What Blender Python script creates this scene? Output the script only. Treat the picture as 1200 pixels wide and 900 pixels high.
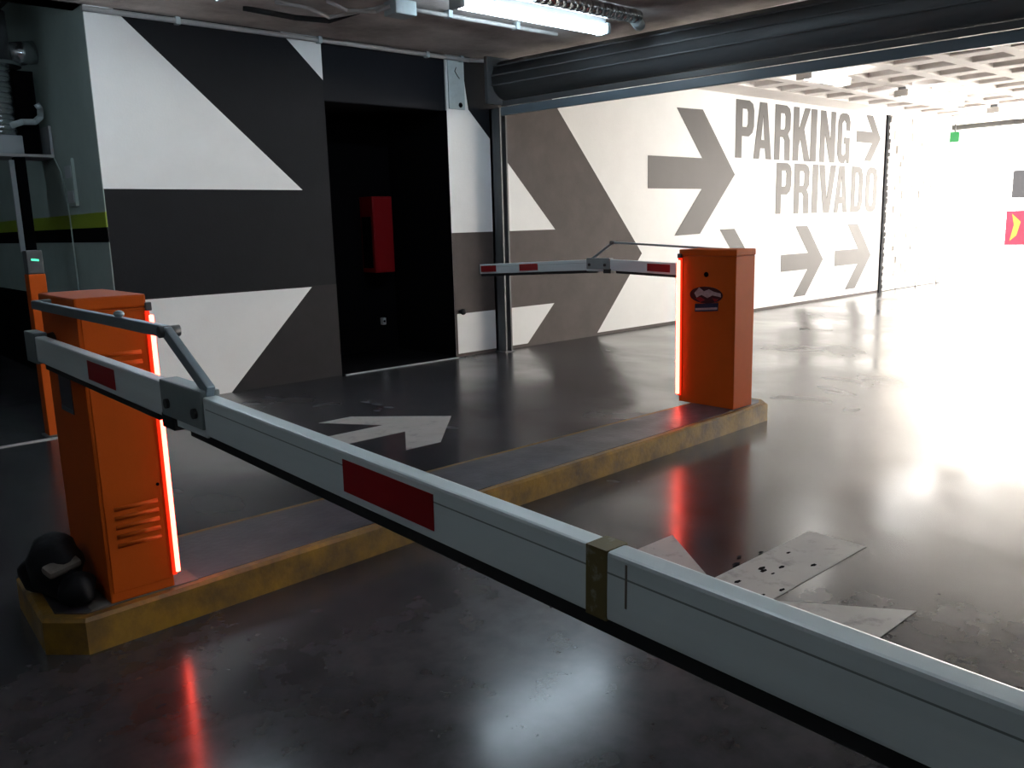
import bpy, bmesh, math, random
from mathutils import Vector, Matrix
random.seed(7)
for o in list(bpy.data.objects): bpy.data.objects.remove(o)
S = bpy.context.scene
C = bpy.context.collection
PI = math.pi

# ------------------------------------------------------------------ camera, sky, sun, exposure
cam_d = bpy.data.cameras.new('camera'); cam = bpy.data.objects.new('camera', cam_d); C.objects.link(cam)
yaw, pitch, roll = 0.72398, 0.18569, -0.027918
fw = Vector((math.sin(yaw)*math.cos(pitch), math.cos(yaw)*math.cos(pitch), -math.sin(pitch)))
rt = Vector((math.cos(yaw), -math.sin(yaw), 0)); up = rt.cross(fw)
rt2 = rt*math.cos(roll)+up*math.sin(roll); up2 = -rt*math.sin(roll)+up*math.cos(roll)
M = Matrix((rt2, up2, -fw)).transposed().to_4x4(); M.translation = (0, 0, 1.42)
cam.matrix_world = M
cam_d.sensor_width = 36; cam_d.lens = 993.5/1200*36; cam_d.clip_start = 0.02; cam_d.clip_end = 200
S.camera = cam
w = bpy.data.worlds.new('sky'); S.world = w; w.use_nodes = True
bg = w.node_tree.nodes['Background']; bg.inputs[0].default_value = (1.0, 0.97, 0.93, 1); bg.inputs[1].default_value = 21.0
sd = bpy.data.lights.new('sun', 'SUN'); sd.energy = 36; sd.angle = 0.01; sd.color = (1, .95, .88)
sun = bpy.data.objects.new('sun', sd); C.objects.link(sun)
sun.rotation_euler = Vector((.45, .2, -.85)).to_track_quat('-Z', 'Y').to_euler()
S.view_settings.view_transform = 'Standard'; S.view_settings.look = 'None'
S.view_settings.exposure = 0.0; S.view_settings.gamma = 1; S.view_settings.use_curve_mapping = False
TUBE = 27.0

# ------------------------------------------------------------------ materials
def mat(name, col, rough=.5, metal=0, var=0, scale=4, bump=0, bscale=40, spec=.5, col2=None, rvar=0, stretch=(1, 1, 1), lo=.35, hi=.65):
    m = bpy.data.materials.new(name); m.use_nodes = True; nt = m.node_tree; N = nt.nodes; L = nt.links
    b = N['Principled BSDF']; b.inputs['Base Color'].default_value = (*col, 1)
    b.inputs['Roughness'].default_value = rough; b.inputs['Metallic'].default_value = metal
    b.inputs['Specular IOR Level'].default_value = spec
    tc = N.new('ShaderNodeTexCoord'); mp = N.new('ShaderNodeMapping'); L.new(tc.outputs['Object'], mp.inputs[0]); mp.inputs['Scale'].default_value = stretch
    if var or col2:
        n = N.new('ShaderNodeTexNoise'); n.inputs['Scale'].default_value = scale; n.inputs['Detail'].default_value = 6; n.inputs['Roughness'].default_value = .65
        L.new(mp.outputs[0], n.inputs['Vector'])
        r = N.new('ShaderNodeValToRGB'); c2 = col2 or tuple(max(0, x*(1-var)) for x in col)
        r.color_ramp.elements[0].position = lo; r.color_ramp.elements[1].position = hi
        r.color_ramp.elements[0].color = (*c2, 1); r.color_ramp.elements[1].color = (*col, 1)
        L.new(n.outputs['Fac'], r.inputs[0]); L.new(r.outputs[0], b.inputs['Base Color'])
    if rvar:
        n2 = N.new('ShaderNodeTexNoise'); n2.inputs['Scale'].default_value = scale*.7; n2.inputs['Detail'].default_value = 5
        L.new(mp.outputs[0], n2.inputs['Vector'])
        mr = N.new('ShaderNodeMapRange'); mr.inputs[1].default_value = .35; mr.inputs[2].default_value = .65
        mr.inputs[3].default_value = rough-rvar; mr.inputs[4].default_value = rough+rvar
        L.new(n2.outputs['Fac'], mr.inputs[0]); L.new(mr.outputs[0], b.inputs['Roughness'])
    if bump:
        n3 = N.new('ShaderNodeTexNoise'); n3.inputs['Scale'].default_value = bscale; n3.inputs['Detail'].default_value = 4
        L.new(mp.outputs[0], n3.inputs['Vector'])
        bp = N.new('ShaderNodeBump'); bp.inputs['Strength'].default_value = bump; bp.inputs['Distance'].default_value = .01
        L.new(n3.outputs['Fac'], bp.inputs['Height']); L.new(bp.outputs[0], b.inputs['Normal'])
    return m
def emat(name, col, e, base=(.8, .8, .8)):
    m = mat(name, base, .4); b = m.node_tree.nodes['Principled BSDF']
    b.inputs['Emission Color'].default_value = (*col, 1); b.inputs['Emission Strength'].default_value = e; return m
K = {}
K['white'] = mat('white_wall_paint', (.84, .85, .85), .5, var=.05, scale=2, bump=.12, bscale=60)
K['char'] = mat('charcoal_wall_paint', (.010, .011, .014), .75, spec=.2, var=.15, scale=3, bump=.12, bscale=60)
K['grey'] = mat('warm_grey_wall_paint', (.085, .070, .066), .7, spec=.3, var=.22, scale=3, bump=.12, bscale=60)
K['dgrey'] = mat('dark_grey_wall_paint', (.026, .024, .026), .75, spec=.2, var=.2, scale=3, bump=.12, bscale=60)
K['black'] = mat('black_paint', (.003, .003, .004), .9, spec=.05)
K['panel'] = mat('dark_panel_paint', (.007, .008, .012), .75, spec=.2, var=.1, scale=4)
K['letter'] = mat('grey_letter_paint', (.055, .049, .047), .52, spec=.28, var=.1, scale=3)
K['stone'] = mat('white_painted_stone', (.86, .83, .80), .6, var=.12, scale=8, bump=.5, bscale=25)
K['sidew'] = mat('greenish_grey_plaster', (.34, .42, .39), .7, var=.15, scale=2)
K['green'] = mat('lime_green_stripe', (.28, .38, .02), .5, var=.1)
K['dark'] = mat('dark_plaster', (.10, .10, .10), .8, var=.2)
K['slab'] = mat('stained_concrete_ceiling', (.72, .66, .62), .85, col2=(.34, .29, .27), scale=1.3, bump=.5, bscale=18)
K['coffer'] = mat('white_painted_coffer', (.92, .87, .84), .7, var=.05, scale=5, bump=.2, bscale=30)
K['coffer_in'] = mat('coffer_concrete', (.78, .71, .67), .8, var=.2)
K['ypaint'] = mat('worn_yellow_kerb_paint', (.27, .145, .012), .5, col2=(.09, .052, .018), scale=6, lo=.3, hi=.62, bump=.3, rvar=.1)
K['itop'] = mat('worn_grey_island_paint', (.060, .056, .066), .38, col2=(.035, .033, .042), scale=5, bump=.15, rvar=.08)
K['ledge'] = mat('bare_concrete', (.16, .15, .14), .7, var=.3, scale=12)
K['orange'] = mat('orange_powder_coat', (.50, .082, .007), .6, spec=.14, var=.06, scale=10, bump=.05, bscale=200)
K['alu'] = mat('white_painted_aluminium', (.60, .68, .71), .36, var=.1, scale=3, stretch=(1, .3, 6))
K['alud'] = mat('dull_grey_aluminium', (.20, .24, .25), .42, var=.2, scale=9)
K['rod'] = mat('grey_steel_rod', (.26, .32, .36), .35, metal=.5)
K['rubber'] = mat('black_rubber', (.008, .008, .009), .6)
K['red'] = mat('red_reflective_sticker', (.26, .003, .006), .4)
K['tape'] = mat('brown_stained_tape', (.13, .10, .035), .6, col2=(.30, .29, .24), scale=30, lo=.3, hi=.45)
K['led'] = emat('red_led_strip', (1, .075, .045), 16)
K['leds'] = emat('red_led_housing', (1, .03, .005), .9, (.6, .02, .01))
K['tube'] = emat('fluorescent_diffuser', (.70, .87, 1.0), TUBE)
K['tubew'] = emat('exit_bay_diffuser', (1, .99, .95), 26)
K['tube_added'] = emat('added_light_diffuser', (.78, .92, 1.0), 19)  # for the unseen lamps added over the lane and left of the camera
K['lampg'] = mat('grey_lamp_body', (.35, .38, .40), .4)
K['foil'] = mat('silver_foil_duct', (.62, .66, .68), .25, metal=.9, bump=.8, bscale=14)
K['dsteel'] = mat('dark_grey_shutter_steel', (.075, .08, .085), .42, var=.15, scale=3, stretch=(1, .2, 1))
K['bsteel'] = mat('blue_grey_steel', (.13, .17, .20), .4, var=.2, scale=3, stretch=(1, .2, 1))
K['roll'] = mat('grey_curtain_steel', (.10, .105, .11), .5, var=.2, scale=2, stretch=(1, .2, 1))
K['plate'] = mat('galvanised_plate', (.50, .58, .60), .45, var=.15, scale=10)
K['pvc'] = mat('pale_grey_conduit', (.50, .48, .47), .5, var=.15, scale=6)
K['gpaint'] = mat('white_road_paint', (.36, .34, .32), .5, col2=(.20, .19, .18), scale=9, lo=.30, hi=.46, rvar=.1)
K['cab'] = mat('red_cabinet_paint', (.22, .003, .006), .5, spec=.2)
K['asph'] = mat('pale_pavement', (.75, .72, .68), .8, var=.1)
K['facade'] = mat('pale_facade', (.85, .83, .80), .8, var=.06)
K['glassd'] = mat('dark_glass', (.008, .008, .009), .8, spec=.1)
K['yellow'] = mat('yellow_ink', (.085, .045, .006), .8, spec=.1)
K['poster'] = mat('red_poster', (.075, .004, .010), .8, spec=.1, var=.3, scale=3)
K['greenl'] = emat('green_sign', (.02, 1, .2), .25, (.004, .10, .03))
K['gled'] = emat('green_display', (.1, 1, .55), 1.5, (.01, .1, .05))
K['bag'] = mat('black_plastic_bag', (.006, .006, .008), .7, spec=.25, bump=.8, bscale=12)
K['brown'] = mat('grey_brown_tape', (.13, .11, .095), .6, var=.3, scale=20)
K['blue'] = mat('navy_sticker', (.02, .022, .06), .4)
K['lbl'] = mat('pale_logo_ink', (.42, .30, .31), .5, var=.3, scale=60)
K['maroon'] = mat('dark_maroon_sticker', (.05, .008, .010), .3)
K['glabel'] = mat('smoked_label', (.05, .045, .06), .3)

# polished concrete floor
def floor_mat():
    m = bpy.data.materials.new('polished_dark_concrete'); m.use_nodes = True; nt = m.node_tree; N = nt.nodes; L = nt.links
    b = N['Principled BSDF']; tc = N.new('ShaderNodeTexCoord')
    def noise(s, d, dist=0, st=(1, 1, 1)):
        mp = N.new('ShaderNodeMapping'); mp.inputs['Scale'].default_value = st; L.new(tc.outputs['Object'], mp.inputs[0])
        n = N.new('ShaderNodeTexNoise'); n.inputs['Scale'].default_value = s; n.inputs['Detail'].default_value = d
        n.inputs['Roughness'].default_value = .6; n.inputs['Distortion'].default_value = dist; L.new(mp.outputs[0], n.inputs['Vector']); return n
    n1 = noise(.55, 5, .4, (1, .6, 1)); n2 = noise(7, 6)
    r = N.new('ShaderNodeValToRGB'); e = r.color_ramp.elements
    e[0].position = .34; e[0].color = (.022, .022, .027, 1); e[1].position = .68; e[1].color = (.074, .070, .075, 1)
    L.new(n1.outputs['Fac'], r.inputs[0])
    mx = N.new('ShaderNodeMixRGB'); mx.blend_type = 'MULTIPLY'; mx.inputs[0].default_value = .8
    r2 = N.new('ShaderNodeValToRGB'); r2.color_ramp.elements[0].position = .3; r2.color_ramp.elements[1].position = .6
    r2.color_ramp.elements[0].color = (.45, .45, .45, 1); L.new(n2.outputs['Fac'], r2.inputs[0])
    L.new(r.outputs[0], mx.inputs[1]); L.new(r2.outputs[0], mx.inputs[2]); L.new(mx.outputs[0], b.inputs['Base Color'])
    n3 = noise(1.0, 3.5, .4, (1, .7, 1)); mr = N.new('ShaderNodeMapRange')
    for i, v in zip((1, 2, 3, 4), (.28, .72, .12, .31)): mr.inputs[i].default_value = v
    L.new(n3.outputs['Fac'], mr.inputs[0]); L.new(mr.outputs[0], b.inputs['Roughness'])
    n4 = noise(1.6, 2); bp = N.new('ShaderNodeBump'); bp.inputs['Strength'].default_value = .05; bp.inputs['Distance'].default_value = .008
    L.new(n4.outputs['Fac'], bp.inputs['Height'])
    return m
K['floor'] = floor_mat()

# ------------------------------------------------------------------ mesh helpers
class MB:
    """collects shapes and links them as ONE mesh object"""
    def __init__(s): s.bm = bmesh.new(); s.mats = []
    def mi(s, k):
        if k not in s.mats: s.mats.append(k)
        return s.mats.index(k)
    def _tag(s, geom, k, smooth=False):
        i = s.mi(k)
        for v in geom:
            for f in v.link_faces: f.material_index = i; f.smooth = smooth
    def box(s, x0, x1, y0, y1, z0, z1, k=0, bev=0, rot=None, seg=2):
        r = bmesh.ops.create_cube(s.bm, size=1); vs = r['verts']
        T = Matrix.Translation(((x0+x1)/2, (y0+y1)/2, (z0+z1)/2)) @ (rot or Matrix()) @ Matrix.Diagonal((x1-x0, y1-y0, z1-z0, 1))
        bmesh.ops.transform(s.bm, matrix=T, verts=vs); s._tag(vs, k)
        if bev:
            es = list({e for v in vs for e in v.link_edges})
            bmesh.ops.bevel(s.bm, geom=es, offset=bev, segments=seg, affect='EDGES', profile=.6, material=s.mi(k))
        return s
    def bar(s, p0, p1, w_, h_, k=0, bev=0):           # rectangular bar between two points; w across (x), h up
        p0, p1 = Vector(p0), Vector(p1); d = (p1-p0); L = d.length; d.normalize()
        side = d.cross(Vector((0, 0, 1))); side = side.normalized() if side.length > 1e-4 else Vector((1, 0, 0)); u = side.cross(d)
        r = bmesh.ops.create_cube(s.bm, size=1); vs = r['verts']
        R = Matrix((side, d, u)).transposed().to_4x4(); R.translation = (p0+p1)/2
        bmesh.ops.transform(s.bm, matrix=R @ Matrix.Diagonal((w_, L, h_, 1)), verts=vs); s._tag(vs, k)
        if bev:
            es = list({e for v in vs for e in v.link_edges})
            bmesh.ops.bevel(s.bm, geom=es, offset=bev, segments=2, affect='EDGES', profile=.6, material=s.mi(k))
        return s
    def cyl(s, p0, p1, r0, r1=None, k=0, n=20, caps=True):
        p0, p1 = Vector(p0), Vector(p1); d = p1-p0
        r = bmesh.ops.create_cone(s.bm, cap_ends=caps, segments=n, radius1=r0, radius2=r0 if r1 is None else r1, depth=d.length)
        vs = r['verts']; q = d.to_track_quat('Z', 'Y').to_matrix().to_4x4(); q.translation = (p0+p1)/2
        bmesh.ops.transform(s.bm, matrix=q, verts=vs); s._tag(vs, k, True)
        for v in vs:
            for f in v.link_faces:
                if len(f.verts) > 4: f.smooth = False
        return s
    def tube(s, pts, r, k=0, n=8):
        for a, b in zip(pts, pts[1:]): s.cyl(a, b, r, None, k, n)
        for a in pts[1:-1]: s.ball(a, r, k, 8)
        return s
    def ball(s, c, r, k=0, n=12, sc=(1, 1, 1)):
        g = bmesh.ops.create_uvsphere(s.bm, u_segments=n, v_segments=max(6, n//2), radius=r); vs = g['verts']
        bmesh.ops.transform(s.bm, matrix=Matrix.Translation(c) @ Matrix.Diagonal((*sc, 1)), verts=vs); s._tag(vs, k, True); return s
    def poly(s, pts, k=0):
        f = s.bm.faces.new([s.bm.verts.new(p) for p in pts]); f.material_index = s.mi(k); return s
    def plate(s, loops, P, depth, k=0):
        """flat outline with holes, given real thickness; P maps (u, v, d) to 3-D, d=0 front, d=1 back"""
        b2 = bmesh.new(); es = []
        for lp in loops:
            vs = [b2.verts.new((u, v, 0)) for u, v in lp]
            es += [b2.edges.new((vs[i], vs[(i+1) % len(vs)])) for i in range(len(vs))]
        bmesh.ops.triangle_fill(b2, use_beauty=True, use_dissolve=False, edges=es)
        b2.verts.index_update(); i = s.mi(k)
        A = [s.bm.verts.new(P(v.co.x, v.co.y, 0)) for v in b2.verts]; B = [s.bm.verts.new(P(v.co.x, v.co.y, depth)) for v in b2.verts]
        for f in b2.faces:
            ids = [v.index for v in f.verts]
            s.bm.faces.new([A[j] for j in ids]).material_index = i; s.bm.faces.new([B[j] for j in ids[::-1]]).material_index = i
        for e in b2.edges:
            if len(e.link_faces) == 1:
                a, b = e.verts[0].index, e.verts[1].index
                s.bm.faces.new((A[a], A[b], B[b], B[a])).material_index = i
        b2.free(); return s
    def build(s, name, mats, parent=None):
        if not isinstance(mats, (list, tuple)): mats = [mats]
        bmesh.ops.recalc_face_normals(s.bm, faces=s.bm.faces)
        me = bpy.data.meshes.new(name); 
        # indices in s.mats are keys used; order keys 0..n
        order = s.mats[:]
        s.bm.to_mesh(me); s.bm.free()
        for k in order: me.materials.append(mats[k] if isinstance(k, int) else K[k])
        o = bpy.data.objects.new(name, me); C.objects.link(o)
        if parent: o.parent = parent
        return o
def tag(o, label=None, cat=None, group=None, kind=None):
    if label: o['label'] = label
    if cat: o['category'] = cat
    if group: o['group'] = group
    if kind: o['kind'] = kind
    return o
def thing(name, label, cat, loc=(0, 0, 0), rz=0, group=None):
    o = bpy.data.objects.new(name, None); C.objects.link(o); o.location = loc; o.rotation_euler = (0, 0, rz); o.empty_display_size = .1
    return tag(o, label, cat, group)
def struct(o, label, cat): return tag(o, label, cat, kind='structure')

# ------------------------------------------------------------------ the setting
WY = 7.322; H = 3.17; SX = 2.19; XE = 15.66; XO = 18.6
fl = MB().box(-6, XO, -6, 13, -.2, 0, 'floor').build('floor', None)
struct(fl, 'dark polished concrete garage floor with glossy patches', 'floor')

def arrow_loop(cx, cy, sx, arm=.58, back=.82, endw=.28, shaft=.14, L=1.1):
    """chevron arrow: tip at cx, pointing sx along X"""
    P = [(0, 0), (-.53-.0, -arm), (-.53-endw, -arm), (-.53-endw+.29, -shaft), (-L, -shaft), (-L, shaft), (-.53-endw+.29, shaft), (-.53-endw, arm), (-.53, arm)]
    return [(cx+sx*x, cy+y) for x, y in P]
P0 = lambda u, v, d: (u, v, .003-d)
a = MB().plate([arrow_loop(3.82, 5.03, 1, arm=.57)], P0, .003, 'gpaint').build('painted_arrow', None, fl)
a['label'] = 'white floor arrow between the island and the mural wall'
a = MB().plate([arrow_loop(2.16, 1.74, -1, arm=.55, endw=.29, shaft=.135, L=1.29)], P0, .003, 'gpaint').build('painted_arrow', None, fl)
a['label'] = 'white floor arrow behind the long foreground boom'
MB().box(-2, 1.62, 6.60, 6.66, 0, .004, 'pvc').build('painted_line', None, fl)
# worn dark scuffs on the near arrow
sc = MB()
for i in range(16):
    x, y = 2.45+random.random()*.8, 1.60+random.random()*.33
    a_ = random.random()*PI; r_ = .010+random.random()*.012
    sc.poly([(x+math.cos(a_+t)*r_*(1+.5*random.random()), y+math.sin(a_+t)*r_*.6, .0045) for t in (0, 1.2, 2.4, 3.6, 5.0)], 'black')
tag(sc.build('scuff_mark', None, fl), kind='stuff')

# back wall with the mural (door opening X 4.23..5.67, z 0..2.61)
F = WY
b = MB()
b.box(SX, 4.23, F, F+.25, 0, H, 'char').box(4.23, 5.67, F+.02, F+.25, 2.615, H, 'panel').box(5.67, XE, F, F+.25, 0, H, 'white')
def wp(pts, k, lay=1):      # a paint field on the wall face, in (X, z)
    e = .0012*lay
    b.plate([pts], lambda u, v, d: (u, F-e+d, v), e, k)
b_white = [[(2.19, 3.17), (2.41, 3.17), (3.94, 1.79), (2.19, 1.79)], [(3.83, 3.17), (4.23, 3.17), (4.23, 2.79)]]
for p_ in b_white: wp(p_, 'white')
wp([(2.19, .0), (4.23, .0), (4.23, .90), (2.19, .90)], 'dgrey')
wp([(2.30, .89), (3.965, .89), (3.09, .0), (2.30, .0)], 'white', 2)
# right of the door: big warm grey chevron and its white fields
wp([(5.67, 1.35), (7.23, 1.35), (6.02, 2.60), (5.9, 3.17), (6.92, 3.17), (8.83, 1.0), (7.95, .035), (XE, .035), (XE, 0), (5.67, 0)], 'grey')
wp([(5.70, .475), (7.19, .475), (6.74, .035), (5.70, .035)], 'white', 2)
wp([(5.96, 2.64), (5.88, 3.17), (6.38, 3.17), (6.38, 2.22)], 'char', 2)  # shadow of the shutter box, painted on the wall in charcoal
wb = struct(b.build('wall_back', None), 'long garage wall with a black, grey and white arrow mural', 'wall')
PW = lambda u, v, d: (u, F-.004+d, v)
def wall_arrow(loop, lab):
    o = MB().plate([loop], PW, .004, 'letter').build('painted_arrow', None, wb); o['label'] = lab
wall_arrow([(9.55, 2.90), (10.13, 2.91), (10.93, 2.05), (10.10, 1.22), (9.52, 1.21), (10.13, 1.84), (8.95, 1.84), (8.95, 2.26), (10.13, 2.26)], 'large grey wall arrow left of the lettering')
wall_arrow([(14.88, 3.13), (15.13, 3.13), (15.46, 2.75), (15.12, 2.35), (14.87, 2.35), (15.14, 2.66), (14.56, 2.66), (14.56, 2.85), (15.13, 2.85)], 'small grey arrow right of the upper word')
def lower_arrow(x, lab): wall_arrow([(x-.92, 1.27), (x-.55, 1.27), (x, .70), (x-.55, .13), (x-.92, .13), (x-.50, .56), (x-1.32, .56), (x-1.32, .83), (x-.50, .83)], lab)
lower_arrow(11.50, 'lower grey wall arrow behind the far gate cabinet'); lower_arrow(13.58, 'middle lower grey wall arrow under the lettering'); lower_arrow(15.30, 'rightmost lower grey wall arrow')
G = {
 'P': [[(0,0),(.34,0),(.34,.38),(.72,.38),(.92,.45),(1,.56),(1,.84),(.92,.95),(.72,1),(0,1)], [(.36,.54),(.60,.54),(.66,.60),(.66,.80),(.60,.85),(.36,.85)]],
 'A': [[(0,0),(.31,0),(.37,.19),(.63,.19),(.69,0),(1,0),(.70,1),(.30,1)], [(.41,.34),(.59,.34),(.5,.78)]],
 'R': [[(0,0),(.34,0),(.34,.42),(.52,.42),(.63,.36),(.65,0),(1,0),(.98,.38),(.85,.48),(1,.58),(1,.85),(.92,.95),(.72,1),(0,1)], [(.36,.56),(.60,.56),(.66,.62),(.66,.80),(.60,.85),(.36,.85)]],
 'K': [[(0,0),(.33,0),(.33,.28),(.42,.42),(.67,0),(1.02,0),(.64,.60),(.98,1),(.65,1),(.33,.60),(.33,1),(0,1)]],
 'I': [[(0,0),(1,0),(1,1),(0,1)]],
 'N': [[(0,0),(.32,0),(.32,.55),(.66,0),(1,0),(1,1),(.68,1),(.68,.45),(.34,1),(0,1)]],
 'G': [[(1,.66),(1,.84),(.86,.97),(.68,1),(.32,1),(.13,.96),(0,.82),(0,.18),(.14,.04),(.32,0),(.58,0),(.72,.09),(.80,0),(1,0),(1,.52),(.52,.52),(.52,.39),(.66,.39),(.66,.20),(.5,.15),(.36,.20),(.35,.80),(.5,.86),(.65,.80),(.66,.66)]],
 'V': [[(.32,0),(.68,0),(1,1),(.67,1),(.5,.30),(.33,1),(0,1)]],
 'D': [[(0,0),(.62,0),(.86,.05),(1,.20),(1,.80),(.86,.95),(.62,1),(0,1)], [(.35,.14),(.57,.14),(.66,.24),(.66,.76),(.57,.86),(.35,.86)]],
 'O': [[(.3,0),(.7,0),(.9,.06),(1,.2),(1,.8),(.9,.94),(.7,1),(.3,1),(.1,.94),(0,.8),(0,.2),(.1,.06)], [(.42,.14),(.58,.14),(.67,.22),(.67,.78),(.58,.86),(.42,.86),(.33,.78),(.33,.22)]],
}
def word(txt, xs, z0, z1, lab):
    m = MB()
    for ch, (x0, x1) in zip(txt, xs):
        m.plate([[(x0+u*(x1-x0), z0+v*(z1-z0)) for u, v in lp] for lp in G[ch]], PW, .004, 'letter')
    m.build('lettering', None, wb)['label'] = lab
word('PARKING', [(10.93, 11.40), (11.40, 11.89), (11.97, 12.42), (12.50, 13.02), (13.03, 13.22), (13.33, 13.83), (13.91, 14.33)], 2.29, 3.11, 'grey letters reading PARKING')
word('PRIVADO', [(12.05, 12.49), (12.58, 13.04), (13.14, 13.32), (13.34, 13.90), (13.87, 14.33), (14.45, 14.87), (14.98, 15.41)], 1.47, 2.25, 'grey letters reading PRIVADO')
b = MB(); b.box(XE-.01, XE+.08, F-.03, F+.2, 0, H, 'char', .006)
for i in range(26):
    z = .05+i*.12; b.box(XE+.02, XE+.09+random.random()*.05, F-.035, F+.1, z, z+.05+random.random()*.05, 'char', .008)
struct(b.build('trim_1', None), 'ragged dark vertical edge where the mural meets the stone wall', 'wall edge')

# stone wall towards the street
b = MB(); b.box(XE+.08, XO+.3, F+.03, F+.3, 0, H, 'stone')
z = 0
while z < H-.02:
    h_ = min(.09+random.random()*.08, H-z); x = XE+.08+random.random()*.1
    while x < XO+.28:
        l_ = .16+random.random()*.34; x1 = min(x+l_, XO+.29); d_ = .01+random.random()*.045
        if x1-x > .04: b.box(x+.006, x1-.006, F+.03-d_, F+.05, z+.006, z+h_-.006, 'stone', .009, seg=1)
        x = x1
    z += h_
struct(b.build('wall_stone', None), 'white painted rubble stone wall beside the street exit', 'wall')

# other walls, left recess
b = MB(); b.box(SX-.004, SX+.25, F+.25, 13, .86, H+.6, 'sidew').box(SX-.004, SX+.25, F+.25, 13, 0, .86, 'black').box(SX-.004, SX+.003, F-.001, F+.25, .0, H, 'sidew')
b.box(SX-.007, SX+.002, F-.002, 13, 1.49, 1.61, 'green').box(SX-.007, SX+.002, F-.002, 13, 1.37, 1.49, 'black')
struct(b.build('wall_recess', None), 'grey green recess wall with lime and black stripes', 'wall')
struct(MB().box(-6.2, -6, -6, 13, 0, 3.8, 'dark').build('wall_left', None), 'dark plaster wall at the left of the garage', 'wall')
struct(MB().box(-6, SX, 13, 13.2, 0, 3.8, 'dark').build('wall_far', None), 'dark plaster wall closing the recess', 'wall')
struct(MB().box(-6.2, XO+.3, -6.2, -6, 0, 3.8, 'dark').build('wall_front', None), 'dark plaster wall behind the camera', 'wall')
# unlit room behind the opening, every surface near black
y1 = F+1.12
struct(MB().box(4.13, 5.80, y1, y1+.1, 0, 2.9, 'black').build('wall_room_back', None), 'black back wall inside the unlit doorway', 'wall')
struct(MB().box(4.13, 4.23, F+.25, y1, 0, 2.9, 'black').box(4.23, 4.235, F+.005, y1, 0, 2.613, 'black').build('wall_room_left', None), 'black left wall inside the unlit doorway', 'wall')
struct(MB().box(5.67, 5.80, F+.25, y1, 0, 2.9, 'black').box(5.664, 5.67, F+.002, y1, 0, 2.613, 'black').build('wall_room_right', None), 'black right wall inside the unlit doorway', 'wall')
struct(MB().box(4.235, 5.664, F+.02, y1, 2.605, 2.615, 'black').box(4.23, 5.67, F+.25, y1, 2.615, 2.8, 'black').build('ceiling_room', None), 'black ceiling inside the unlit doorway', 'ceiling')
struct(MB().box(4.23, 5.67, F-.03, y1, 0.0, .012, 'black').box(4.25, 5.67, F-.05, F-.02, 0, .008, 'lampg').build('trim_2', None), 'pale threshold strip at the foot of the dark doorway', 'threshold')

# ceilings
b = MB(); b.box(-6, 6.75, -6, F+.25, H, H+.25, 'slab')
struct(b.build('ceiling', None), 'stained grey brown concrete ceiling slab over the barrier', 'ceiling')
struct(MB().box(-6, SX+.25, F+.25, 13, H+.45, H+.6, 'dark').box(-6, SX, F, F+.25, H+.0, H+.6, 'slab').build('ceiling_recess', None), 'dark ceiling of the left recess', 'ceiling')
b = MB(); b.box(6.75, XO, -6, F+.25, H+.22, H+.4, 'coffer_in')
PX, PY = .66, .64; x = 6.75
b.box(6.75, XO, 6.80, F+.25, H, H+.25, 'coffer')
k_ = 0
while True:
    yc = 6.26-k_*PY
    if yc < -6: break
    b.box(6.75, XO, yc-.085, yc+.085, H, H+.25, 'coffer', .01, seg=1); k_ += 1
while x < XO:
    b.box(x-.13, x+.13, -6, 6.85, H+.004, H+.25, 'coffer', .01, seg=1); x += PX
b.box(XO-.35, XO, -6, F+.2, H-.02, H+.25, 'coffer')
struct(b.build('ceiling_coffered', None), 'white coffered ceiling over the exit lane', 'ceiling')
struct(MB().box(XO, XO+.3, -6, F+.3, 3.06, 3.7, 'dark').build('trim_3', None), 'dark lintel over the street exit', 'lintel')

# street outside
struct(MB().box(XO, 60, -25, 40, -.22, -.01, 'asph').build('floor_street', None), 'sunlit pale street outside the exit', 'street')
t = thing('building', 'bright white building front across the street', 'building', (32, 8, -.01))
MB().box(0, .5, -30, 25, 0, 9, 'facade').build('facade', None, t)
MB().box(-.03, .02, 1.4, 2.56, 1.85, 2.75, 'glassd').build('window_pane', None, t)
for yy in range(-4, 5):
    if yy == 0: continue
    MB().box(-.03, .02, 2+yy*3, 3.2+yy*3, 3.9, 5.4, 'glassd').build('window_pane', None, t)
MB().box(-.12, .0, -30, 25, 0, .12, 'ledge').build('plinth', None, t)
m = MB(); m.box(31.93, 31.965, 9.2, 10.66, .28, 1.42, 'poster', .005)
m.plate([[(10.50, .42), (10.40, .95), (10.48, 1.32), (10.20, 1.05), (10.30, .6)]], lambda u, v, d: (31.925+d, u, v), .004, 'yellow').plate([[(9.9, .35), (9.6, .35), (9.65, .75), (9.95, .7)]], lambda u, v, d: (31.925+d, u, v), .004, 'facade')
tag(m.build('poster', None), 'red and yellow poster on the white building across the street', 'poster')
m = MB(); m.cyl((21.3, 8.15, -.01), (21.3, 8.15, .13), .06, .05, 'dsteel', 12).cyl((21.3, 8.15, .13), (21.3, 8.15, .2), .02, .02, 'pvc', 10).ball((21.3, 8.15, .235), .045, 'dsteel')
tag(m.build('bollard', None), 'tiny dark stub standing on the sunlit ground outside', 'bollard')
t = thing('exit_sign', 'small green emergency exit sign under the exit lintel', 'sign', (18.35, 7.18, 2.80))
MB().box(-.02, .02, -.09, .09, 0, .20, 'greenl', .004).build('sign_panel', None, t)
MB().box(-.012, .012, -.012, .012, .19, .40, 'dsteel').build('hanger', None, t)

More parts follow.
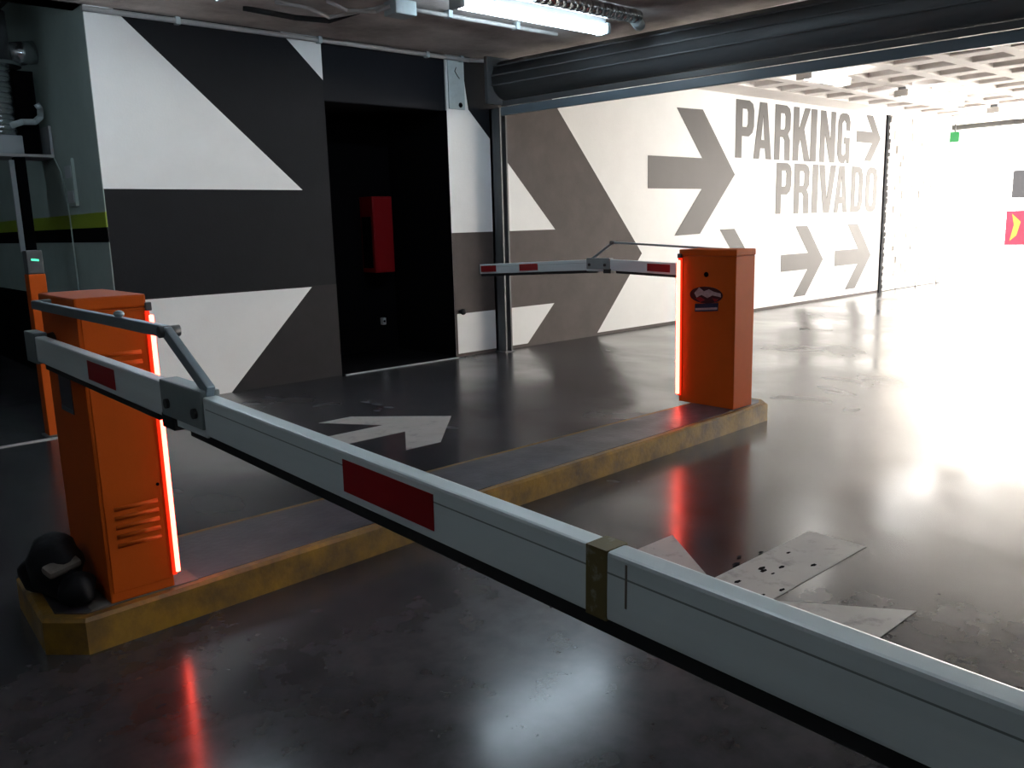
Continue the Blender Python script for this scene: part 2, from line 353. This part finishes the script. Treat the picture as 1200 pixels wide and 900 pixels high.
# ------------------------------------------------------------------ kerbed island
def island_outline(e):     # e insets from the edge
    return [(.685+e*.4, 3.015+e), (.575+e, 3.125+e*.4), (.600+e, 3.62-e), (5.27-e, 3.62-e), (5.33-e, 3.30), (5.25-e, 3.205+e), (2.6, 3.10+e)]
def prism(m, o0, z0, o1, z1, k, cap=True):
    A = [m.bm.verts.new((*p_, z0)) for p_ in o0]; B = [m.bm.verts.new((*p_, z1)) for p_ in o1]; i = m.mi(k); n = len(A)
    for j in range(n): m.bm.faces.new((A[j], A[(j+1) % n], B[(j+1) % n], B[j])).material_index = i
    if cap: m.bm.faces.new(B).material_index = i
t = thing('kerb_island', 'raised traffic island with worn yellow kerb edges and grey top', 'traffic island', (0, 0, 0))
m = MB(); prism(m, island_outline(0), 0, island_outline(.0), .118, 'ypaint', False); prism(m, island_outline(0), .118, island_outline(.012), .13, 'ypaint'); m.build('kerb', None, t)
m = MB(); prism(m, island_outline(.045), .125, island_outline(.045), .1325, 'itop'); m.build('top_surface', None, t)
m = MB(); m.box(.72, 1.10, 3.068, 3.53, .128, .1345, 'ledge'); m.build('bare_patch', None, t)

# ------------------------------------------------------------------ barrier gates (local frame: arm on the -X side, reaching towards -Y)
def barrier(name, label, loc, rz, elbow_y, z_in, z_el, z_out, out_len, rod, stickers, left):
    t = thing(name, label, 'barrier gate', loc, rz, None)
    hx, hy, Hh = .1125, .23, 1.085
    hs = MB().box(-hx, hx, -hy, hy, 0, Hh-.045, 'orange', .006).build('housing', None, t)
    MB().box(-hx-.004, hx+.004, -hy-.004, hy+.004, Hh-.045, Hh, 'orange', .008).build('lid', None, t)
    MB().box(-hx+.012, hx-.012, -hy-.003, -hy+.01, .035, Hh-.055, 'orange', .003).build('access_door', None, hs)
    for zc, n in ((.885, 4), (.205, 5)):
        for i in range(n):
            z_ = zc - i*(-.034)*(1 if zc < .5 else -1)
            MB().cyl((-.068, -hy-.001, z_), (.082, -hy-.001, z_), .0085, .0085, 'orange', 10).build('louvre', None, hs)
    MB().cyl((.088, -hy-.006, .40), (.088, -hy, .40), .006, .006, 'black', 10).build('keyhole', None, hs)
    MB().cyl((hx, -.005, .915), (hx+.004, -.005, .915), .018, .018, 'black', 16).build('lock_hole', None, hs)
    # LED strip on the corner
    ls = MB().box(hx-.004, hx+.010, -hy-.008, -hy+.022, .045, Hh-.06, 'leds', .002).build('led_strip', None, t)
    MB().box(hx+.006, hx+.022, -hy-.013, -hy+.012, .055, Hh-.075, 'led', .003).build('light_bar', None, ls)['label'] = 'glowing red light bar'
    MB().box(hx-.002, hx+.02, -hy-.008, -hy+.02, Hh-.06, Hh-.03, 'dsteel', .003).build('end_cap', None, ls)
    # label window on the arm side
    MB().box(-hx-.003, -hx+.002, -.07+.01, .09, .665, .80, 'glabel').box(-hx-.004, -hx, -.06, .09, .665, .680, 'bsteel').build('label_plate', None, hs)
    if stickers:   # street-facing side of the far gate
        PS = lambda u, v, d: (hx+.004-d, u, v)
        c0, c1 = -.005, .775  # logo centre in local y, z
        ell = [(c0-.0+math.cos(a_)*.135, c1+math.sin(a_)*.058) for a_ in [i*2*PI/28 for i in range(28)]]
        s_ = MB().plate([ell], PS, .004, 'maroon').build('logo_sticker', None, hs)
        s_['label'] = 'dark oval sticker with a pale wavy logo'
        PS2 = lambda u, v, d: (hx+.006-d, u, v)
        MB().plate([[(-.10, .785), (-.06, .825), (-.02, .80), (.02, .815), (.06, .80), (.115, .79), (.12, .765), (.05, .775), (.01, .755), (-.04, .775), (-.08, .755)]], PS2, .002, 'lbl').build('logo', None, s_)
        for lp_ in ([(-.09, .75), (-.05, .76), (-.01, .74), (-.05, .725)], [(.05, .755), (.10, .75), (.07, .73)]): MB().plate([lp_], PS2, .002, 'red').build('logo_mark', None, s_)
        s_ = MB().plate([[(-.095, .655), (.095, .67), (.095, .725), (-.095, .71)]], PS, .004, 'blue').build('notice_sticker', None, hs)
        s_['label'] = 'small navy notice sticker under the oval one'
        MB().plate([[(-.09, .665), (.09, .68), (.09, .695), (-.09, .68)]], PS2, .002, 'lbl').build('text_band', None, s_)
    # arm: pivot hub, inner arm, elbow, outer arm
    ax0, ax1 = -.187, -.152; axc = (ax0+ax1)/2; ah = .088
    MB().cyl((-hx-.0, .10, z_in-.045), (ax1-.002, .10, z_in-.045), .05, .04, 'dsteel', 20).box(ax0-.004, ax1+.004, .03, .17, z_in-ah-.01, z_in+.012, 'alud', .004).build('pivot_bracket', None, t)
    def arm(y0, z0_, y1_, z1_, nm, lab):
        d = Vector((0, y1_-y0, z1_-z0_)).normalized(); n_ = Vector((0, -d.z, d.y)); 
        if n_.z < 0: n_ = -n_
        A = Vector((axc, y0, z0_)); B = Vector((axc, y1_, z1_))
        o = MB().bar(A-n_*ah/2, B-n_*ah/2, ax1-ax0, ah, 'alu', .005).build(nm, None, t); o['label'] = lab
        return o, A, B, d, n_
    o1, A, B, d, n_ = arm(.06, z_in, elbow_y+.02, z_el, 'inner_arm', 'short inner section of the arm')
    MB().bar(A-n_*(ah+.010)+d*.10, B-n_*(ah+.010)-d*.06, .022, .020, 'rubber', .003).build('rubber_edge', None, o1)
    def red(par, A_, d_, n__, s0, s1, side=-1):
        x_ = ax0-.0012 if side < 0 else ax1+.0012
        P = A_+d_*s0; Q = A_+d_*s1; c_ = [P-n__*.014, Q-n__*.014, Q-n__*.072, P-n__*.072]
        m_ = MB()
        for sx_ in (ax0-.0014, ax1+.0004):
            v_ = [Vector((sx_, q.y, q.z)) for q in c_]; w_ = [Vector((sx_+.001, q.y, q.z)) for q in c_]
            vs = [m_.bm.verts.new(q) for q in v_+w_]; i_ = m_.mi('red')
            for f_ in ((0, 1, 2, 3), (7, 6, 5, 4), (0, 4, 5, 1), (1, 5, 6, 2), (2, 6, 7, 3), (3, 7, 4, 0)): m_.bm.faces.new([vs[j] for j in f_]).material_index = i_
        m_.build('reflective_sticker', None, par)['label'] = 'red reflective sticker'
    red(o1, A, d, n_, .64, .89) if left else red(o1, A, d, n_, .58, .80)
    # elbow joint
    j = MB().box(ax0-.006, ax1+.006, elbow_y-.235, elbow_y+.02, z_el-.080, z_el+.010, 'alud', .005).build('elbow_joint', None, t)
    for by in (elbow_y-.03, elbow_y-.20):
        MB().cyl((ax0-.014, by, z_el-.045), (ax1+.014, by, z_el-.045), .012, .012, 'rubber', 12).build('bolt', None, j)
    MB().box(ax0, ax1, elbow_y-.24, elbow_y-.06, z_el-.098, z_el-.078, 'alu', .003).build('joint_tongue', None, j)
    MB().box(ax0-.004, ax1+.004, elbow_y-.05, elbow_y+.03, z_el-.112, z_el-.075, 'rubber', .003).build('bumper', None, j)
    o2, A, B, d, n_ = arm(elbow_y-.225, z_el-.004, elbow_y-.225-out_len, z_out, 'outer_arm', 'long outer section of the arm')
    MB().bar(A-n_*.026+d*.02, B-n_*.026-d*.01, ax1-ax0+.0008, .0022, 'alud').build('groove', None, o2)
    MB().bar(A-n_*(ah+.011)-d*.10, B-n_*(ah+.011)-d*.01, .022, .024, 'rubber', .003).build('rubber_edge', None, o2)
    MB().bar(B-n_*ah/2-d*.006, B-n_*ah/2+d*.004, ax1-ax0+.004, ah+.004, 'rubber').build('end_cap', None, o2)
    if left: red(o2, A, d, n_, .61, .87); red(o2, A, d, n_, 1.75, 2.02)
    else: red(o2, A, d, n_, .60, .84); red(o2, A, d, n_, 1.16, 1.38)
    if left:      # brown tape band and a crack, near the camera
        s0 = 1.183; P = A+d*s0
        MB().bar(P-n_*(ah/2), P+d*.034-n_*(ah/2), ax1-ax0+.0025, ah+.0025, 'tape').build('tape_band', None, o2)['label'] = 'brown stained tape band'
        P = A+d*1.245; MB().bar(P-n_*.035, P+d*.003-n_*.035, ax1-ax0+.0012, .055, 'brown').build('scratch', None, o2)
    # link rod
    r = MB(); pts = [Vector((axc, y_, z_)) for y_, z_ in rod]
    for p_, q_ in zip(pts, pts[1:]): r.bar(p_, q_, .020, .030 if left else .016, 'rod', .004)
    rr = r.build('link_rod', None, t)
    MB().cyl((axc-.02, rod[1][0], rod[1][1]), (axc+.03, rod[1][0], rod[1][1]), .014, .014, 'dsteel', 12).build('rod_bolt', None, rr)
    if left: MB().ball((axc, rod[1][0]+.35, rod[1][1]+.022), .014, 'rod', 12, (1, 1.3, .7)).build('rod_knob', None, rr)
    MB().bar((axc, rod[0][0], rod[0][1]), (-hx+.01, rod[0][0], rod[0][1]-.0), .03, .03, 'dsteel', .003).build('rod_bracket', None, rr)
    return t
barrier('barrier_gate', 'near orange barrier gate with louvred cabinet and long folding arm across the foreground', (.90, 3.30, .134), 0,
        -1.215, .945, .930, .874, 2.45, [(.06, 1.055), (-1.22, 1.055), (-1.455, .935)], False, True)
barrier('barrier_gate', 'far orange barrier gate with oval sticker at the right end of the island', (4.995, 3.475, .133), PI,
        -1.14, .955, .992, .925, 1.40, [(.06, 1.070), (-1.10, 1.125), (-1.32, 1.0)], True, False)

# ------------------------------------------------------------------ things at the island's left end
m = MB(); m.ball((-.01, .03, .12), .10, 'bag', 24, (.9, 1.35, 1.2)).ball((-.03, .12, .075), .085, 'bag', 20, (1, 1, .9)).ball((.02, -.10, .06), .065, 'bag', 20, (1, 1.1, .95))
for v in m.bm.verts:
    v.co += Vector((math.sin(v.co.z*60+v.co.y*35), math.sin(v.co.x*70+v.co.z*31), 0))*.006
    v.co.z = max(v.co.z, .0)
t = thing('cable_bundle', 'dark lump of wrapped cables beside the near cabinet on the island end', 'cables', (.682, 3.25, .136))
bo = m.build('wrapping', None, t)
MB().box(-.075, .045, -.115, -.055, .135, .165, 'brown', .014, Matrix.Rotation(.35, 4, 'X') @ Matrix.Rotation(.3, 4, 'Z')).build('tape_patch', None, t)['label'] = 'grey brown patch of tape'

# access column behind the near gate
t = thing('access_column', 'slim orange access column with a green lit reader behind the near gate', 'access column', (1.50, 6.76, 0))
MB().box(-.055, .055, -.06, .06, .0, 1.17, 'orange', .006).build('column', None, t)
hd = MB().box(-.052, .052, -.055, .055, 1.17, 1.335, 'dsteel', .008).build('reader_head', None, t)
MB().box(-.024, .024, -.058, -.053, 1.262, 1.276, 'gled', 0, Matrix.Rotation(.15, 4, 'Y')).build('display', None, hd)['label'] = 'small green lit display'
MB().box(-.075, .075, -.08, .08, 0, .012, 'dsteel', .003).build('base_plate', None, t)

# ------------------------------------------------------------------ fan unit on a shelf in the recess
t = thing('wall_shelf', 'narrow grey shelf high on the recess wall with a dark post under it', 'shelf', (1.9, 8.75, 0))
MB().box(-.75, .287, -.16, .28, 2.125, 2.150, 'pvc', .003).build('shelf_board', None, t)
MB().box(-.03, .06, -.12, -.03, 0, 2.125, 'black', .004).box(-.07, -.028, -.11, -.08, 1.3, 2.10, 'lampg', .003).build('post', None, t)
MB().box(.262, .287, -.16, .28, 2.15, 2.40, 'lampg').build('end_bracket', None, t)
t = thing('ventilation_unit', 'shiny foil wrapped ventilation duct with flange standing on the high shelf', 'ventilation unit', (1.86, 8.76, 2.15))
MB().box(-.24, .10, -.13, .15, 0, .16, 'lampg', .01).build('fan_box', None, t)
m = MB()
for i in range(13): m.cyl((-.05, 0, .16+i*.045), (-.05, 0, .205+i*.045), .142 if i % 2 else .13, .13 if i % 2 else .142, 'foil', 24)
m.build('foil_duct', None, t)
MB().cyl((-.05, 0, .745), (-.05, 0, .78), .235, .235, 'foil', 28).build('flange', None, t)
MB().cyl((.10, .02, .86), (.32, .02, .90), .10, .10, 'foil', 24).cyl((-.05, 0, .78), (-.05, 0, 1.2), .16, .16, 'dsteel', 24).build('duct_elbow', None, t)
MB().box(.12, .29, .06, .2, .02, .74, 'black', .005).build('motor_panel', None, t)
MB().tube([(.02, -.10, .24), (.12, -.10, .28), (.22, -.10, .285), (.27, -.10, .33), (.275, -.10, .40), (.25, -.10, .44)], .026, 'plate', 12).build('drain_pipe', None, t)
t = thing('wall_box', 'faint grey electrical box on the recess wall under the shelf', 'electrical box', (SX, 8.12, 1.68))
MB().box(-.03, 0, -.11, .11, 0, .40, 'sidew', .006).build('body', None, t)
for zz in (.03, .24): MB().box(-.034, -.029, -.09, .09, zz, zz+.10, 'lampg').build('cover', None, t)
m = MB(); m.tube([(SX-.02, 8.55, 2.12), (SX-.02, 8.38, 1.98), (SX-.02, 8.30, 1.80), (SX-.02, 8.27, 1.5), (SX-.02, 8.27, .0)], .006, 'sidew', 6)
tag(m.build('cable', None), 'thin cable running down the recess wall from the shelf', 'cable')

# ------------------------------------------------------------------ doorway things
t = thing('fire_cabinet', 'red fire cabinet on the back wall inside the dark doorway', 'fire cabinet', (5.37, F+1.12, .93))
MB().box(-.13, .13, -.26, 0, 0, .84, 'cab', .006).build('body', None, t)
MB().box(-.115, .115, -.268, -.26, .02, .82, 'cab', .004).build('door', None, t)
MB().box(-.133, -.129, -.22, -.03, .05, .62, 'black').build('side_shade', None, t)  # shaded left side of the cabinet, darkened with a black sheet
tag(MB().box(5.43, 5.48, F+1.07, F+1.12, .31, .39, 'plate', .006).cyl((5.455, F+1.065, .35), (5.455, F+1.07, .35), .014, .014, 'black').build('wall_socket', None), 'small grey socket low inside the dark doorway', 'socket')
tag(MB().cyl((5.74, F, .50), (5.74, F-.05, .50), .018, .018, 'rubber', 12).ball((5.74, F-.06, .50), .034, 'rubber', 14).build('door_stop', None), 'round black knob on the wall right of the doorway', 'knob')

# ------------------------------------------------------------------ roller shutter
SH0 = Vector((6.26, 7.12, 0)); SH1 = Vector((7.05, .5, 0)); SH2 = SH0+(SH1-SH0)*(13/6.6)
t = thing('roller_shutter', 'dark rolled up steel shutter spanning the ceiling above the lanes', 'roller shutter', (0, 0, 0))
def z_(p_, z__): return Vector((p_.x, p_.y, z__))
m = MB(); off = Vector((.05, 0, 0))
m.cyl(z_(SH0, 2.93)+off, z_(SH2, 2.93)+off, .205, .205, 'roll', 32)
m.build('rolled_curtain', None, t)
for zz, s_ in ((2.76, .0), (2.695, .0)): MB().bar(z_(SH0, zz), z_(SH2, zz), .022, .056, 'dsteel', .006).build('slat', None, t)
MB().bar(z_(SH0, 2.615), z_(SH2, 2.615), .045, .085, 'bsteel', .006).build('bottom_rail', None, t)
m = MB(); dirn = (SH2-SH0).normalized(); nrm = Vector((-dirn.y, dirn.x, 0)) if -dirn.y < 0 else Vector((dirn.y, -dirn.x, 0))
for k_, (r_, a_) in enumerate(((.215, 2.5), (.215, 3.0), (.215, 3.45))):
    c_ = Vector((math.cos(a_)*r_, 0, math.sin(a_)*r_)); m.bar(z_(SH0, 2.93)+off+c_, z_(SH2, 2.93)+off+c_, .012, .014, 'roll')
m.build('curtain_rib', None, t)
MB().box(6.05, 6.52, 7.10, 7.15, 2.68, 3.16, 'dsteel', .01).build('end_plate', None, t)
t = thing('guide_rail', 'dark steel shutter guide post standing against the mural wall', 'guide post', (6.30, 7.22, 0))
MB().box(-.05, -.03, -.07, .10, 0, 2.66, 'dsteel').box(.03, .05, -.07, .10, 0, 2.66, 'dsteel').box(-.05, .05, .06, .10, 0, 2.66, 'dsteel').build('channel', None, t)
MB().box(-.07, .07, -.08, .10, 0, .01, 'dsteel').build('foot_plate', None, t)
t = thing('bracket_plate', 'pale steel plate with a round hole beside the top of the doorway', 'steel plate', (5.80, F, 2.63))
MB().box(-.105, .105, -.016, -.002, 0, .50, 'plate', .003).build('plate', None, t)
MB().cyl((.045, -.018, .045), (.045, -.012, .045), .026, .026, 'black', 16).build('hole', None, t)
m = MB(); m.tube([(.0, -.02, .42), (-.02, -.02, .38), (.01, -.02, .34), (.04, -.02, .31)], .004, 'black', 6).build('cable_mark', None, t)

# ------------------------------------------------------------------ lamps
def lamp(label, x0, x1, y, ztop, e, group, wd=.14, drop=0):
    ztop -= drop
    t = thing('ceiling_light', label, 'ceiling light', ((x0+x1)/2, y, ztop), 0, group)
    L = (x1-x0)/2
    MB().box(-L+.03, L-.03, -wd*.3, wd*.3, -.05, 0, 'lampg', .006).build('body', None, t)
    m_ = MB(); n = 15; pr = [(math.cos(-2*PI*i/(n+1))*wd*.48, -.085+math.sin(-2*PI*i/(n+1))*.045) for i in range(n+1)]
    A = [m_.bm.verts.new((-L+.04, a_, c_)) for a_, c_ in pr]; B = [m_.bm.verts.new((L-.04, a_, c_)) for a_, c_ in pr]; i_ = m_.mi(e)
    for j in range(-1, n):
        f = m_.bm.faces.new((A[j], A[j+1], B[j+1], B[j])); f.material_index = i_; f.smooth = True
    m_.bm.faces.new(A).material_index = i_; m_.bm.faces.new(B[::-1]).material_index = i_
    m_.build('diffuser', None, t)
    if drop:
        for sx in (-.6, .6): MB().cyl((sx*L, 0, 0), (sx*L, 0, drop), .008, .008, 'lampg', 8).build('added_rod', None, t)  # unseen lamps hung lower on added rods to throw more light at the ceiling
    for sx in (-1, 1):
        MB().box(min(sx*L, sx*(L-.045)), max(sx*L, sx*(L-.045)), -wd/2, wd/2, -.133, -.037, 'facade' if e == 'tubew' else 'plate', .014).build('end_cap', None, t)
    return t
lamp('bright fluorescent ceiling light just left of the shutter', 4.25, 5.93, 5.34, H, 'tube', None, .15)
lamp('fluorescent ceiling light over the near gate', .9, 2.5, 5.46, H, 'tube', None, .14, .17)
lamp('unseen ceiling light added over the foreground lane', .9, 2.5, 1.5, H, 'tube_added', None, .14, .2)  # out of view, added to light the near lane
lamp('unseen ceiling light added over the foreground lane near the shutter', 4.1, 5.6, .9, H, 'tube_added', None, .14, .2)  # second unseen lamp, added for more light in the lane
lamp('unseen ceiling light added left of the camera to brighten the arm', -2.6, -1.2, 1.2, H, 'tube_added', None)  # out of view, added to light the camera-side face of the boom
lamp('fluorescent ceiling light in the left recess', -1.5, -.2, 9.2, H+.44, 'tube', None)
lamp('glowing ceiling light nearest the shutter in the coffered ceiling', 9.75, 10.75, 5.60, H, 'tubew', None, .20)
lamp('middle glowing ceiling light in the coffered ceiling', 12.40, 14.4, 5.62, H, 'tubew', None, .20)
lamp('farthest glowing ceiling light in the coffered ceiling', 15.9, 17.4, 5.64, H, 'tubew', None, .20)

# ------------------------------------------------------------------ conduits and ducts
t = thing('wall_conduit', 'pale conduit along the top edge of the mural wall', 'conduit', (0, 0, 0))
MB().tube([(SX-.02, F-.03, 3.135), (5.65, F-.03, 3.135), (5.95, F-.05, 3.13), (6.15, F-.2, 3.12)], .022, 'pvc', 10).build('pipe', None, t)
for x_ in (2.9, 4.2, 5.42, 5.86): MB().box(x_-.02, x_+.02, F-.058, F-.002, 3.105, 3.165, 'plate', .004).build('clamp', None, t)
t = thing('ceiling_conduit', 'pale conduit beside the bright ceiling light', 'conduit', (0, 0, 0))
MB().tube([(4.22, 5.87, 3.13), (5.85, 5.86, 3.13)], .018, 'pvc', 10).build('pipe', None, t)
for x_ in (4.6, 5.35): MB().box(x_-.02, x_+.02, 5.83, 5.90, 3.11, 3.17, 'plate', .004).build('clamp', None, t)
tag(MB().box(4.02, 4.22, 5.78, 5.95, 3.06, 3.17, 'plate', .01).build('junction_box', None), 'pale square junction box on the ceiling beside the bright light', 'junction box')
t = thing('ceiling_duct', 'foil covered duct on the ceiling beside the shutter', 'duct', (5.3, 4.92, 3.17))
m = MB()
for i in range(16): m.cyl((-.62+i*.075, -.0, -.06), (-.545+i*.075, -.0, -.06), .058 if i % 2 else .054, .054 if i % 2 else .058, 'foil', 20)
m.build('foil_sleeve', None, t); MB().cyl((.55, 0, -.09), (.72, .1, -.09), .05, .05, 'plate', 16).build('spigot', None, t)
random.seed(3)
for i, (lab, pts) in enumerate((('grey cable looping over the ceiling near the junction box', [(3.3, 6.35, 3.15), (3.5, 6.22, 3.11), (3.72, 6.28, 3.08), (3.92, 6.1, 3.12), (4.05, 5.9, 3.14)]),
                 ('dark cable sagging under the ceiling near the junction box', [(3.2, 6.7, 3.16), (3.55, 6.52, 3.10), (3.8, 6.42, 3.09), (3.95, 6.2, 3.14)]),
                 ('pale bent pipe under the ceiling near the junction box', [(3.6, 6.1, 3.15), (3.75, 6.05, 3.09), (3.95, 5.95, 3.09), (4.02, 5.86, 3.12)]))):
    tag(MB().tube(pts, .016 if i != 1 else .022, 'rubber' if i == 1 else 'pvc', 8).build('ceiling_cable', None), lab, 'cable', 'cables on the ceiling')
